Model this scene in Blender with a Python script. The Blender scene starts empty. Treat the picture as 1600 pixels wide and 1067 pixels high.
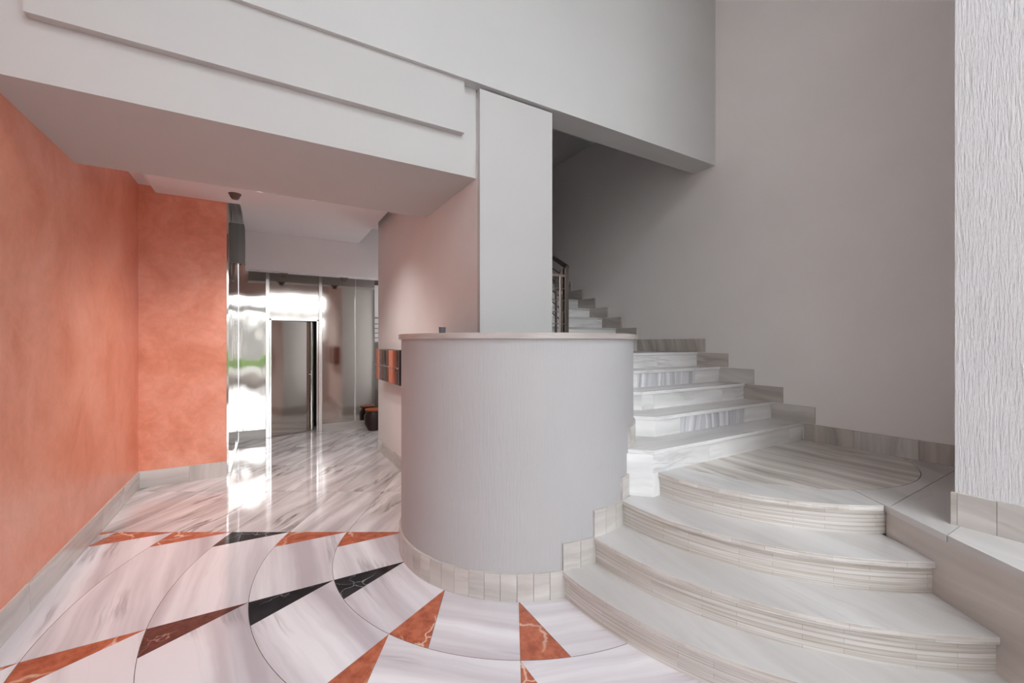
import bpy, math, random
from math import sin, cos, pi, radians, sqrt, atan2, hypot
from mathutils import Vector
random.seed(7)
S = bpy.context.scene
COL = S.collection

# ------------------------------------------------------------------ camera
YAW = math.atan(385 / 655.0)
cam_d = bpy.data.cameras.new('camera')
cam_d.sensor_width = 36.0
cam_d.lens = 655.0 / 1600 * 36
cam_d.shift_y = 2.5 / 1600
cam_d.clip_start = 0.05
cam = bpy.data.objects.new('camera', cam_d)
cam.location = (0, 0, 1.55)
cam.rotation_euler = (pi / 2, 0, -YAW)
COL.objects.link(cam)
S.camera = cam

# ------------------------------------------------------------------ world: bright overcast sky
W = bpy.data.worlds.new('sky')
S.world = W
W.use_nodes = True
wn = W.node_tree
bg = wn.nodes['Background']
bg.inputs['Color'].default_value = (0.92, 0.965, 1.0, 1)
bg.inputs['Strength'].default_value = 6.0

# ------------------------------------------------------------------ exposure
S.view_settings.view_transform = 'Standard'
S.view_settings.look = 'None'
S.view_settings.gamma = 1
S.view_settings.use_curve_mapping = False
S.view_settings.exposure = 0.66
try:
    S.cycles.diffuse_bounces = 10
    S.cycles.glossy_bounces = 6
    S.cycles.max_bounces = 14
except Exception:
    pass

# ================================================================== materials
def mat(name):
    m = bpy.data.materials.new(name)
    m.use_nodes = True
    nt = m.node_tree
    return m, nt, nt.nodes['Principled BSDF']

def N(nt, typ, **kw):
    n = nt.nodes.new(typ)
    for k, v in kw.items():
        if k.startswith('i_'):
            n.inputs[k[2:].replace('_', ' ')].default_value = v
        else:
            setattr(n, k, v)
    return n

def L(nt, a, b):
    nt.links.new(a, b)

def ramp(nt, stops):
    r = nt.nodes.new('ShaderNodeValToRGB')
    e = r.color_ramp.elements
    while len(e) < len(stops):
        e.new(0.5)
    for el, (p, c) in zip(e, stops):
        el.position = p
        el.color = (*c, 1)
    return r

def srgb(r, g, b):
    f = lambda c: (c / 255 / 12.92) if c / 255 <= 0.04045 else ((c / 255 + 0.055) / 1.055) ** 2.4
    return (f(r), f(g), f(b))

def marble(name, base, grey, dark, rough=0.1, su=0.55, sv=6.0, cloud=0.5, veins=0.5, spec=0.5, warp_a=0.12):
    """streaky white marble: streaks follow the U axis of the tile's own UV"""
    m, nt, p = mat(name)
    uv = N(nt, 'ShaderNodeUVMap', uv_map='UVMap')
    warp = N(nt, 'ShaderNodeTexNoise', i_Scale=2.2, i_Detail=3.0)
    L(nt, uv.outputs[0], warp.inputs['Vector'])
    wsub = N(nt, 'ShaderNodeVectorMath', operation='MULTIPLY_ADD')
    wsub.inputs[1].default_value = (warp_a, warp_a, 0)
    L(nt, warp.outputs['Color'], wsub.inputs[0])
    L(nt, uv.outputs[0], wsub.inputs[2])
    mp = N(nt, 'ShaderNodeMapping')
    mp.inputs['Scale'].default_value = (su, sv, 1)
    L(nt, wsub.outputs[0], mp.inputs['Vector'])
    n1 = N(nt, 'ShaderNodeTexNoise', i_Scale=1.3, i_Detail=5.0, i_Roughness=0.55)
    L(nt, mp.outputs[0], n1.inputs['Vector'])
    r1 = ramp(nt, [(0.36, grey), (0.5, tuple(0.5 * (a + b) for a, b in zip(base, grey))), (0.62, base)])
    L(nt, n1.outputs['Fac'], r1.inputs[0])
    # sharper dark veins, sparse
    mp2 = N(nt, 'ShaderNodeMapping')
    mp2.inputs['Scale'].default_value = (su * 0.9, sv * 0.8, 1)
    mp2.inputs['Location'].default_value = (11.3, 4.7, 0)
    mp2.inputs['Rotation'].default_value = (0, 0, 0.05)
    L(nt, wsub.outputs[0], mp2.inputs['Vector'])
    n2 = N(nt, 'ShaderNodeTexNoise', i_Scale=1.1, i_Detail=6.0, i_Roughness=0.6)
    L(nt, mp2.outputs[0], n2.inputs['Vector'])
    a1 = N(nt, 'ShaderNodeMath', operation='SUBTRACT'); a1.inputs[1].default_value = 0.5
    a2 = N(nt, 'ShaderNodeMath', operation='ABSOLUTE')
    L(nt, n2.outputs['Fac'], a1.inputs[0]); L(nt, a1.outputs[0], a2.inputs[0])
    r2 = ramp(nt, [(0.0, (1, 1, 1)), (0.03, (0, 0, 0))])
    L(nt, a2.outputs[0], r2.inputs[0])
    n3 = N(nt, 'ShaderNodeTexNoise', i_Scale=1.6, i_Detail=1.0)
    L(nt, uv.outputs[0], n3.inputs['Vector'])
    r3 = ramp(nt, [(0.5, (0, 0, 0)), (0.62, (veins, veins, veins))])
    L(nt, n3.outputs['Fac'], r3.inputs[0])
    mul = N(nt, 'ShaderNodeMath', operation='MULTIPLY')
    L(nt, r2.outputs[0], mul.inputs[0]); L(nt, r3.outputs[0], mul.inputs[1])
    mx = N(nt, 'ShaderNodeMix', data_type='RGBA')
    L(nt, mul.outputs[0], mx.inputs[0]); L(nt, r1.outputs[0], mx.inputs[6])
    mx.inputs[7].default_value = (*dark, 1)
    # broad clouds
    n4 = N(nt, 'ShaderNodeTexNoise', i_Scale=0.9, i_Detail=2.0)
    L(nt, uv.outputs[0], n4.inputs['Vector'])
    r4 = ramp(nt, [(0.35, (1 - 0.14 * cloud, 1 - 0.15 * cloud, 1 - 0.16 * cloud)), (0.6, (1, 1, 1))])
    L(nt, n4.outputs['Fac'], r4.inputs[0])
    mc = N(nt, 'ShaderNodeMix', data_type='RGBA', blend_type='MULTIPLY')
    mc.inputs[0].default_value = 1
    L(nt, mx.outputs[2], mc.inputs[6]); L(nt, r4.outputs[0], mc.inputs[7])
    L(nt, mc.outputs[2], p.inputs['Base Color'])
    p.inputs['Roughness'].default_value = rough
    p.inputs['Specular IOR Level'].default_value = spec
    return m

def strip_marble(name):
    """riser face built of long thin marble strips laid on each other (U along the step, V up)"""
    m, nt, p = mat(name)
    uv = N(nt, 'ShaderNodeUVMap', uv_map='UVMap')
    br = N(nt, 'ShaderNodeTexBrick', offset=0.37, offset_frequency=2, squash=1.0)
    br.inputs['Color1'].default_value = (*srgb(226, 223, 219), 1)
    br.inputs['Color2'].default_value = (*srgb(212, 208, 203), 1)
    br.inputs['Mortar'].default_value = (*srgb(150, 140, 132), 1)
    br.inputs['Scale'].default_value = 1.0
    br.inputs['Mortar Size'].default_value = 0.0006
    br.inputs['Bias'].default_value = -0.1
    br.inputs['Brick Width'].default_value = 0.42
    br.inputs['Row Height'].default_value = 0.0225
    L(nt, uv.outputs[0], br.inputs['Vector'])
    mp = N(nt, 'ShaderNodeMapping')
    mp.inputs['Scale'].default_value = (1.4, 60, 1)
    L(nt, uv.outputs[0], mp.inputs['Vector'])
    n1 = N(nt, 'ShaderNodeTexNoise', i_Scale=1.2, i_Detail=4.0)
    L(nt, mp.outputs[0], n1.inputs['Vector'])
    r1 = ramp(nt, [(0.33, srgb(222, 214, 207)), (0.6, (1, 1, 1))])
    L(nt, n1.outputs['Fac'], r1.inputs[0])
    mc = N(nt, 'ShaderNodeMix', data_type='RGBA', blend_type='MULTIPLY')
    mc.inputs[0].default_value = 1
    L(nt, br.outputs[0], mc.inputs[6]); L(nt, r1.outputs[0], mc.inputs[7])
    L(nt, mc.outputs[2], p.inputs['Base Color'])
    p.inputs['Roughness'].default_value = 0.3
    bp = N(nt, 'ShaderNodeBump', i_Strength=0.25, i_Distance=0.002)
    L(nt, br.outputs[0], bp.inputs['Height']); L(nt, bp.outputs[0], p.inputs['Normal'])
    return m

def veined(name, base, base2, vein, scale=2.6, width=0.025, rough=0.12):
    m, nt, p = mat(name)
    uv = N(nt, 'ShaderNodeUVMap', uv_map='UVMap')
    w = N(nt, 'ShaderNodeTexNoise', i_Scale=5.0, i_Detail=5.0)
    L(nt, uv.outputs[0], w.inputs['Vector'])
    ma = N(nt, 'ShaderNodeVectorMath', operation='MULTIPLY_ADD')
    ma.inputs[1].default_value = (0.28, 0.28, 0)
    L(nt, w.outputs['Color'], ma.inputs[0]); L(nt, uv.outputs[0], ma.inputs[2])
    v = N(nt, 'ShaderNodeTexVoronoi', feature='DISTANCE_TO_EDGE')
    v.inputs['Scale'].default_value = scale
    L(nt, ma.outputs[0], v.inputs['Vector'])
    rv = ramp(nt, [(0.0, (1, 1, 1)), (width, (0, 0, 0))])
    L(nt, v.outputs['Distance'], rv.inputs[0])
    br = N(nt, 'ShaderNodeTexNoise', i_Scale=3.1, i_Detail=2.0)
    L(nt, uv.outputs[0], br.inputs['Vector'])
    rb = ramp(nt, [(0.44, (0, 0, 0)), (0.56, (0.85, 0.85, 0.85))])
    L(nt, br.outputs['Fac'], rb.inputs[0])
    mm = N(nt, 'ShaderNodeMath', operation='MULTIPLY')
    L(nt, rv.outputs[0], mm.inputs[0]); L(nt, rb.outputs[0], mm.inputs[1])
    n = N(nt, 'ShaderNodeTexNoise', i_Scale=14.0, i_Detail=6.0, i_Roughness=0.65)
    L(nt, uv.outputs[0], n.inputs['Vector'])
    r = ramp(nt, [(0.35, base2), (0.6, base)])
    L(nt, n.outputs['Fac'], r.inputs[0])
    mx = N(nt, 'ShaderNodeMix', data_type='RGBA')
    L(nt, mm.outputs[0], mx.inputs[0]); L(nt, r.outputs[0], mx.inputs[6])
    mx.inputs[7].default_value = (*vein, 1)
    L(nt, mx.outputs[2], p.inputs['Base Color'])
    p.inputs['Roughness'].default_value = rough
    return m

def plaster(name, col, sx=90, sz=7, strength=0.35, dist=0.004, rough=0.85, mottle=0.04):
    """combed plaster: vertical ridges from noise stretched in Z"""
    m, nt, p = mat(name)
    tc = N(nt, 'ShaderNodeTexCoord')
    mp = N(nt, 'ShaderNodeMapping')
    mp.inputs['Scale'].default_value = (sx, sx, sz)
    L(nt, tc.outputs['Object'], mp.inputs['Vector'])
    n = N(nt, 'ShaderNodeTexNoise', i_Scale=1.0, i_Detail=3.0, i_Roughness=0.6)
    L(nt, mp.outputs[0], n.inputs['Vector'])
    bp = N(nt, 'ShaderNodeBump', i_Strength=strength, i_Distance=dist)
    L(nt, n.outputs['Fac'], bp.inputs['Height']); L(nt, bp.outputs[0], p.inputs['Normal'])
    n2 = N(nt, 'ShaderNodeTexNoise', i_Scale=1.3, i_Detail=4.0)
    L(nt, tc.outputs['Object'], n2.inputs['Vector'])
    lo = tuple(c * (1 - mottle) for c in col)
    r = ramp(nt, [(0.35, lo), (0.65, col)])
    L(nt, n2.outputs['Fac'], r.inputs[0])
    L(nt, r.outputs[0], p.inputs['Base Color'])
    p.inputs['Roughness'].default_value = rough
    p.inputs['Specular IOR Level'].default_value = 0.25
    return m

def stucco(name, c1, c2, c3):
    m, nt, p = mat(name)
    tc = N(nt, 'ShaderNodeTexCoord')
    n = N(nt, 'ShaderNodeTexNoise', i_Scale=1.7, i_Detail=9.0, i_Roughness=0.62, i_Distortion=0.5)
    L(nt, tc.outputs['Object'], n.inputs['Vector'])
    r = ramp(nt, [(0.32, c1), (0.5, c2), (0.68, c3)])
    L(nt, n.outputs['Fac'], r.inputs[0])
    n2 = N(nt, 'ShaderNodeTexNoise', i_Scale=9.0, i_Detail=6.0, i_Roughness=0.7, i_Distortion=1.2)
    L(nt, tc.outputs['Object'], n2.inputs['Vector'])
    r2 = ramp(nt, [(0.3, (0.9, 0.88, 0.86)), (0.7, (1.06, 1.06, 1.06))])
    L(nt, n2.outputs['Fac'], r2.inputs[0])
    mc = N(nt, 'ShaderNodeMix', data_type='RGBA', blend_type='MULTIPLY'); mc.inputs[0].default_value = 1
    L(nt, r.outputs[0], mc.inputs[6]); L(nt, r2.outputs[0], mc.inputs[7])
    L(nt, mc.outputs[2], p.inputs['Base Color'])
    rr = N(nt, 'ShaderNodeMapRange'); rr.inputs['To Min'].default_value = 0.22; rr.inputs['To Max'].default_value = 0.42
    L(nt, n2.outputs['Fac'], rr.inputs[0]); L(nt, rr.outputs[0], p.inputs['Roughness'])
    bp = N(nt, 'ShaderNodeBump', i_Strength=0.12, i_Distance=0.004)
    L(nt, n.outputs['Fac'], bp.inputs['Height']); L(nt, bp.outputs[0], p.inputs['Normal'])
    return m

def plain(name, col, rough=0.6, metal=0.0, spec=0.5, noise=0.0):
    m, nt, p = mat(name)
    p.inputs['Base Color'].default_value = (*col, 1)
    p.inputs['Roughness'].default_value = rough
    p.inputs['Metallic'].default_value = metal
    p.inputs['Specular IOR Level'].default_value = spec
    if noise:
        tc = N(nt, 'ShaderNodeTexCoord')
        n = N(nt, 'ShaderNodeTexNoise', i_Scale=6.0, i_Detail=3.0)
        L(nt, tc.outputs['Object'], n.inputs['Vector'])
        r = ramp(nt, [(0.3, tuple(c * (1 - noise) for c in col)), (0.7, col)])
        L(nt, n.outputs['Fac'], r.inputs[0]); L(nt, r.outputs[0], p.inputs['Base Color'])
    return m

def steel(name, col=(0.62, 0.58, 0.545), rough=0.13, wave=0.02, wscale=1.6):
    m, nt, p = mat(name)
    p.inputs['Base Color'].default_value = (*col, 1)
    p.inputs['Metallic'].default_value = 1
    tc = N(nt, 'ShaderNodeTexCoord')
    mp = N(nt, 'ShaderNodeMapping'); mp.inputs['Scale'].default_value = (1.3, 1.3, 0.7)
    L(nt, tc.outputs['Object'], mp.inputs['Vector'])
    n = N(nt, 'ShaderNodeTexNoise', i_Scale=wscale, i_Detail=1.0)
    L(nt, mp.outputs[0], n.inputs['Vector'])
    bp = N(nt, 'ShaderNodeBump', i_Strength=1.0, i_Distance=wave)
    L(nt, n.outputs['Fac'], bp.inputs['Height']); L(nt, bp.outputs[0], p.inputs['Normal'])
    mp2 = N(nt, 'ShaderNodeMapping'); mp2.inputs['Scale'].default_value = (60, 60, 0.6)
    L(nt, tc.outputs['Object'], mp2.inputs['Vector'])
    n2 = N(nt, 'ShaderNodeTexNoise', i_Scale=2.0, i_Detail=2.0)
    L(nt, mp2.outputs[0], n2.inputs['Vector'])
    rr = N(nt, 'ShaderNodeMapRange'); rr.inputs['To Min'].default_value = rough * 0.7; rr.inputs['To Max'].default_value = rough * 1.3
    L(nt, n2.outputs['Fac'], rr.inputs[0]); L(nt, rr.outputs[0], p.inputs['Roughness'])
    return m

M = {}
FILL_POWER = 50.0
WHITE = (0.80, 0.79, 0.785)
M['marble'] = marble('white_marble', srgb(242, 241, 245), srgb(196, 189, 195), srgb(140, 130, 134), rough=0.07, su=0.16, sv=3.0, veins=0.5, cloud=0.3, warp_a=0.07)
M['marble_plank'] = marble('veined_floor_marble', srgb(234, 231, 233), srgb(186, 180, 181), srgb(110, 102, 100), rough=0.06, su=0.45, sv=4.0, veins=0.85, cloud=0.6)
M['tread'] = marble('grey_white_tread_marble', srgb(214, 213, 212), srgb(196, 194, 192), srgb(165, 158, 152), rough=0.16, su=0.35, sv=3.0, veins=0.3)
M['landing'] = marble('striped_landing_marble', srgb(220, 215, 209), srgb(184, 175, 167), srgb(125, 114, 106), rough=0.13, su=0.3, sv=7.0, veins=0.6)
M['riser'] = marble('pale_riser_marble', srgb(246, 246, 246), srgb(222, 222, 222), srgb(160, 158, 158), rough=0.2, su=0.5, sv=6.0, veins=0.35)
M['ledge'] = marble('ledge_marble', srgb(196, 188, 184), srgb(168, 158, 153), srgb(130, 120, 115), rough=0.25, su=0.6, sv=8.0)
M['stringer'] = marble('stringer_marble', srgb(206, 199, 193), srgb(182, 174, 168), srgb(150, 141, 134), rough=0.22, su=0.3, sv=4.0, veins=0.3)
M['riser_band'] = marble('banded_riser_marble', srgb(240, 240, 242), srgb(186, 187, 194), srgb(165, 165, 172), rough=0.2, su=0.25, sv=13.0, veins=0.3)
M['skirt'] = marble('skirting_marble', srgb(212, 208, 204), srgb(186, 181, 176), srgb(145, 138, 132), rough=0.22, su=0.5, sv=6.0, veins=0.3)
M['skirt_dark'] = marble('grey_skirting_marble', srgb(200, 193, 186), srgb(170, 162, 155), srgb(135, 127, 121), rough=0.25, su=0.5, sv=8.0, veins=0.4)
M['strips'] = strip_marble('stacked_marble_strips')
M['red'] = veined('red_marble', srgb(196, 112, 82), srgb(158, 82, 58), srgb(240, 212, 190), scale=3.4, width=0.03)
M['brown'] = veined('brown_marble', srgb(112, 70, 64), srgb(76, 48, 46), srgb(190, 150, 140), scale=5, width=0.015)
M['black'] = veined('black_marble', srgb(52, 51, 54), srgb(30, 30, 33), srgb(165, 163, 168), scale=5.5, width=0.02)
M['grout'] = plain('dark_grout', srgb(96, 82, 74), 0.9)
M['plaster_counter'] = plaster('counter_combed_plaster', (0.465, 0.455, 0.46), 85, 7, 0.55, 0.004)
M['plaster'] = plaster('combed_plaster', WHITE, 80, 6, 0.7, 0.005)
M['plaster_upper'] = plaster('upper_wall_plaster', (0.60, 0.595, 0.585), 75, 6, 0.2, 0.003)
M['plaster_rough'] = plaster('coarse_combed_plaster', (0.72, 0.72, 0.735), 120, 14, 0.95, 0.009)
M['plaster_wall'] = plaster('fine_combed_plaster', (0.83, 0.795, 0.775), 75, 6, 0.2, 0.003)
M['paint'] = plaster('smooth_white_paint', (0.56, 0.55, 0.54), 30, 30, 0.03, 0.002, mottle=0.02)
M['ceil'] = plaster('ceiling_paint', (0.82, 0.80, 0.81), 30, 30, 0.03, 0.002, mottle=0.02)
M['orange'] = stucco('orange_polished_stucco', srgb(218, 134, 104), srgb(234, 158, 131), srgb(242, 174, 151))
M['steel'] = steel('polished_steel', (0.55, 0.505, 0.465), rough=0.085, wave=0.003)
M['steel_wavy'] = steel('wavy_polished_steel', (0.55, 0.515, 0.48), rough=0.06, wave=0.012, wscale=2.0)
M['steel_frame'] = steel('steel_profile', (0.72, 0.69, 0.66), 0.22, 0.0)
M['rail'] = plain('bronzed_steel', srgb(122, 113, 106), 0.35, 0.9)
M['rail_light'] = plain('pale_rail_steel', srgb(176, 164, 156), 0.3, 0.9)
M['black_gloss'] = plain('black_gloss', (0.012, 0.012, 0.015), 0.15)
M['copper'] = plain('copper_lacquer', srgb(170, 84, 60), 0.3, 0.25)
M['copper_light'] = plain('pale_copper_lacquer', srgb(222, 142, 110), 0.35, 0.15)
M['copper_dark'] = plain('dark_copper_lacquer', srgb(112, 58, 42), 0.25, 0.35)
M['mirror_dark'] = plain('dark_polished_metal', (0.16, 0.145, 0.14), 0.12, 0.9)
M['chrome'] = plain('chrome', (0.75, 0.74, 0.72), 0.15, 1.0)
M['grey_plastic'] = plain('dark_grey_plastic', srgb(84, 86, 92), 0.5)
M['brown_plastic'] = plain('brown_grey_plastic', srgb(104, 90, 82), 0.5)
M['lamp_glass'], _nt, _p = mat('lamp_glass'); _p.inputs['Emission Color'].default_value = (1, 0.95, 0.9, 1); _p.inputs['Emission Strength'].default_value = 3.0
M['dark'] = plain('dark_void', (0.02, 0.018, 0.017), 0.8)
M['orange_pot'] = plain('orange_clay', srgb(178, 84, 46), 0.5)
M['dark_pot'] = plain('dark_glaze', srgb(40, 24, 22), 0.3)
M['asphalt'] = plain('pale_paving', srgb(104, 102, 99), 0.8, noise=0.35)
M['pane_white'] = plain('pale_pane', (0.88, 0.88, 0.88), 0.5)
M['street_wall'] = plain('street_render', srgb(112, 110, 108), 0.8, noise=0.25)
M['hedge'] = plain('hedge_leaves', srgb(92, 118, 58), 0.8, noise=0.5)
M['frame_dark'] = plain('entrance_frame', srgb(150, 148, 146), 0.4, 0.6)

# ================================================================== mesh building
class MB:
    def __init__(s):
        s.v = []; s.f = []; s.mi = []; s.uv = []; s.mats = []
    def mat(s, m):
        if m not in s.mats:
            s.mats.append(m)
        return s.mats.index(m)
    def face(s, pts, m, u=None, off=(0, 0), uvs=None):
        i0 = len(s.v)
        pts = [Vector(p) for p in pts]
        s.v += [tuple(p) for p in pts]
        s.f.append(list(range(i0, i0 + len(pts))))
        s.mi.append(s.mat(m))
        if uvs is None:
            n = Vector((0, 0, 0))
            for a, b in zip(pts, pts[1:] + pts[:1]):
                n += a.cross(b)
            n = n.normalized() if n.length > 1e-12 else Vector((0, 0, 1))
            U = Vector(u) if u is not None else Vector((1, 0, 0))
            U = U - n * U.dot(n)
            if U.length < 1e-3:
                U = Vector((0, 1, 0)) - n * n.y
                if U.length < 1e-3:
                    U = Vector((0, 0, 1)) - n * n.z
            U.normalize(); Vv = n.cross(U)
            uvs = [(p.dot(U) + off[0], p.dot(Vv) + off[1]) for p in pts]
        s.uv.append(uvs)
    def prism(s, poly, z0, z1, m, u=None, off=None, side=None, bottom=True):
        """poly counter-clockwise list of (x,y)"""
        off = off or (random.uniform(0, 50), random.uniform(0, 50))
        a = sum(p[0] * q[1] - q[0] * p[1] for p, q in zip(poly, poly[1:] + poly[:1]))
        if a < 0:
            poly = poly[::-1]
        side = side or m
        s.face([(x, y, z1) for x, y in poly], m, u, off)
        if bottom:
            s.face([(x, y, z0) for x, y in reversed(poly)], side, u, off)
        for p, q in zip(poly, poly[1:] + poly[:1]):
            d = (q[0] - p[0], q[1] - p[1], 0)
            s.face([(p[0], p[1], z0), (q[0], q[1], z0), (q[0], q[1], z1), (p[0], p[1], z1)], side, d, off)
    def box(s, x0, x1, y0, y1, z0, z1, m, u=None, off=None, side=None):
        if u is None:
            u = (1, 0, 0) if x1 - x0 >= max(y1 - y0, z1 - z0) else ((0, 1, 0) if y1 - y0 >= z1 - z0 else (0, 0, 1))
        off = off or (random.uniform(0, 50), random.uniform(0, 50))
        c = [(x0, y0), (x1, y0), (x1, y1), (x0, y1)]
        s.face([(x, y, z1) for x, y in c], m, u, off)
        s.face([(x, y, z0) for x, y in reversed(c)], side or m, u, off)
        for p, q in zip(c, c[1:] + c[:1]):
            s.face([(p[0], p[1], z0), (q[0], q[1], z0), (q[0], q[1], z1), (p[0], p[1], z1)], side or m, u, off)
    def tube(s, a, b, r, m, n=14, r2=None):
        a = Vector(a); b = Vector(b); d = (b - a).normalized()
        t = d.cross(Vector((0, 0, 1)))
        if t.length < 1e-3:
            t = Vector((1, 0, 0))
        t.normalize(); w = d.cross(t)
        r2 = r if r2 is None else r2
        A = [a + (t * cos(k * 2 * pi / n) + w * sin(k * 2 * pi / n)) * r for k in range(n)]
        B = [b + (t * cos(k * 2 * pi / n) + w * sin(k * 2 * pi / n)) * r2 for k in range(n)]
        s.face(A[::-1], m); s.face(B, m)
        for k in range(n):
            s.face([A[k], A[(k + 1) % n], B[(k + 1) % n], B[k]], m)
    def lathe(s, c, prof, m, n=28):
        """prof list of (r,z), bottom to top"""
        for (r0, z0), (r1, z1) in zip(prof, prof[1:]):
            for k in range(n):
                a0 = 2 * pi * k / n; a1 = 2 * pi * (k + 1) / n
                P = [(c[0] + r0 * cos(a0), c[1] + r0 * sin(a0), c[2] + z0), (c[0] + r0 * cos(a1), c[1] + r0 * sin(a1), c[2] + z0),
                     (c[0] + r1 * cos(a1), c[1] + r1 * sin(a1), c[2] + z1), (c[0] + r1 * cos(a0), c[1] + r1 * sin(a0), c[2] + z1)]
                Q = []
                for q in P:
                    if not Q or (Vector(q) - Vector(Q[-1])).length > 1e-6:
                        Q.append(q)
                if len(Q) > 2 and (Vector(Q[0]) - Vector(Q[-1])).length < 1e-6:
                    Q.pop()
                if len(Q) > 2:
                    s.face(Q, m)
    def build(s, name, parent=None, smooth=False, bevel=0.0, origin=None):
        me = bpy.data.meshes.new(name)
        o0 = Vector(origin) if origin else Vector((0, 0, 0))
        me.from_pydata([tuple(Vector(v) - o0) for v in s.v], [], s.f)
        for m in s.mats:
            me.materials.append(m)
        uvl = me.uv_layers.new(name='UVMap')
        k = 0
        for p in me.polygons:
            p.material_index = s.mi[p.index]
            for j, li in enumerate(p.loop_indices):
                uvl.data[li].uv = s.uv[p.index][j]
        o = bpy.data.objects.new(name, me)
        o.location = o0
        COL.objects.link(o)
        if parent is not None:
            o.parent = parent
            o.location = o0 - parent.location if parent.parent is None else o0
        import bmesh
        bm = bmesh.new(); bm.from_mesh(me)
        bmesh.ops.remove_doubles(bm, verts=bm.verts, dist=1e-5)
        bm.to_mesh(me); bm.free()
        if smooth:
            for p in me.polygons:
                p.use_smooth = True
            md = o.modifiers.new('edges', 'EDGE_SPLIT'); md.split_angle = radians(35)
        if bevel:
            b = o.modifiers.new('bevel', 'BEVEL'); b.width = bevel; b.segments = 2; b.limit_method = 'ANGLE'; b.angle_limit = radians(50)
        return o

def tag(o, label, cat, group=None, kind=None):
    o['label'] = label; o['category'] = cat
    if group: o['group'] = group
    if kind: o['kind'] = kind
    return o

def empty(name, loc, label, cat, group=None):
    o = bpy.data.objects.new(name, None)
    o.empty_display_size = 0.1
    o.location = loc
    COL.objects.link(o)
    return tag(o, label, cat, group)

def struct(o, label=None, cat=None):
    o['kind'] = 'structure'
    if label: o['label'] = label
    if cat: o['category'] = cat
    return o

def arc(c, r, a0, a1, n):
    return [(c[0] + r * cos(a0 + (a1 - a0) * k / n), c[1] + r * sin(a0 + (a1 - a0) * k / n)) for k in range(n + 1)]

def clip(poly, nx, ny, d):
    """keep nx*x+ny*y >= d"""
    out = []
    for p, q in zip(poly, poly[1:] + poly[:1]):
        sp = nx * p[0] + ny * p[1] - d; sq = nx * q[0] + ny * q[1] - d
        if sp >= 0: out.append(p)
        if (sp >= 0) != (sq >= 0):
            t = sp / (sp - sq)
            out.append((p[0] + t * (q[0] - p[0]), p[1] + t * (q[1] - p[1])))
    return out

# ================================================================== plan dimensions (metres)
XL = -1.175            # orange wall face
XR = 4.325             # long right wall face
YB = 7.95              # steel front at the back
YF = -7.0             # entrance front, behind the camera
CC = (1.778, 2.945)    # centre of the round counter and of the floor rings
RC = 0.918             # counter drum radius
ZH = 6.2               # hall height
Z1 = 0.652             # first landing
H1 = Z1 / 4
H2 = 0.159
Z2 = Z1 + 5 * H2       # second landing
CO = (3.483, 1.951)    # centre of the curved steps
NOSE = [1.930, 1.703, 1.415, 1.130]

# ================================================================== floor
fl = MB()
G = 0.0016
def tile(poly, m, ang, off=None):
    for nx, ny, d in ((1, 0, XL + 0.002), (0, 1, YF), (0, -1, -8.6), (-1, 0, -3.2)):
        poly = clip(poly, nx, ny, d)
        if len(poly) < 3:
            return
    a = sum(p[0] * q[1] - q[0] * p[1] for p, q in zip(poly, poly[1:] + poly[:1]))
    if abs(a) < 1e-4:
        return
    if a < 0:
        poly = poly[::-1]
    off = off or (random.uniform(0, 60), random.uniform(0, 60))
    fl.face([(x, y, 0) for x, y in poly], m, (cos(ang), sin(ang), 0), off)

A0 = radians(149.6)
R = [0.80, 1.392, 1.866, 2.335, 2.81, 3.28, 3.75, 4.22, 4.69]
inlay = {0: ['red', 'red', 'black', 'red', 'red', 'red', 'red', 'red'],
         1: ['black', 'black', 'brown', 'red', 'red', 'red', 'red', 'red'],
         2: ['red', 'red', 'red', 'black', 'red', 'red', 'red', 'red'],
         3: ['red', 'red', 'black', 'red', 'red', 'red', 'red', 'red'],
         4: ['red'] * 8}
for k in range(5):
    th = A0 + k * radians(30); tn = th + radians(30)
    for i in range(8):
        ri, ro = R[i] + G, R[i + 1] - G
        apex_r = max(ri, 0.93 + 0.0) if i == 0 else ri
        d = 0.25 / R[i + 1]
        g = G / ro
        # triangle: apex on the spoke at the inner ring, base on the outer ring
        ap = (CC[0] + apex_r * cos(th), CC[1] + apex_r * sin(th))
        tri = [ap] + arc(CC, ro, th, th + d, 6)
        tile(tri, M[inlay[k][i]], th + 0.4)
        wht = ([ap] if i else []) + arc(CC, apex_r, th + 0.004, tn - g, 16) + arc(CC, ro, tn - g, th + d + g * 1.5, 16)
        tile(wht, M['marble'], th + radians(15) + pi / 2 + random.uniform(-0.12, 0.12) + (0.25 if k == 0 else 0))
# long boards beyond the first spoke, square to it
eS = (cos(A0), sin(A0)); eT = (eS[1], -eS[0])
if eT[1] < 0: eT = (-eT[0], -eT[1])
def st(s, t):
    return (CC[0] + eS[0] * s + eT[0] * t, CC[1] + eS[1] * s + eT[1] * t)
SB = [-2.0, -1.5, -1.02, -0.55, -0.08, 0.39, 0.92] + R[1:] + [5.16, 5.63]
for a, b in zip(SB, SB[1:]):
    for j in range(7):
        t0, t1 = j * 0.94, (j + 1) * 0.94
        tile([st(a + G, t0 + G), st(b - G, t0 + G), st(b - G, t1 - G * 0.6), st(a + G, t1 - G * 0.6)], M['marble_plank'],
             atan2(eT[1], eT[0]) - radians(9) + random.uniform(-0.05, 0.05))
# grout bed and slab below the tiles
fl.box(XL - 0.2, 4.6, YF - 0.2, 8.8, -0.2, -0.0015, M['grout'])
floor = fl.build('floor')
struct(floor, 'polished white marble floor with rings of red and black triangles around the counter', 'floor')

# ================================================================== walls
def sbox(name, x0, x1, y0, y1, z0, z1, m, label, cat='wall'):
    b = MB(); b.box(x0, x1, y0, y1, z0, z1, m)
    return struct(b.build(name), label, cat)

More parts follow.
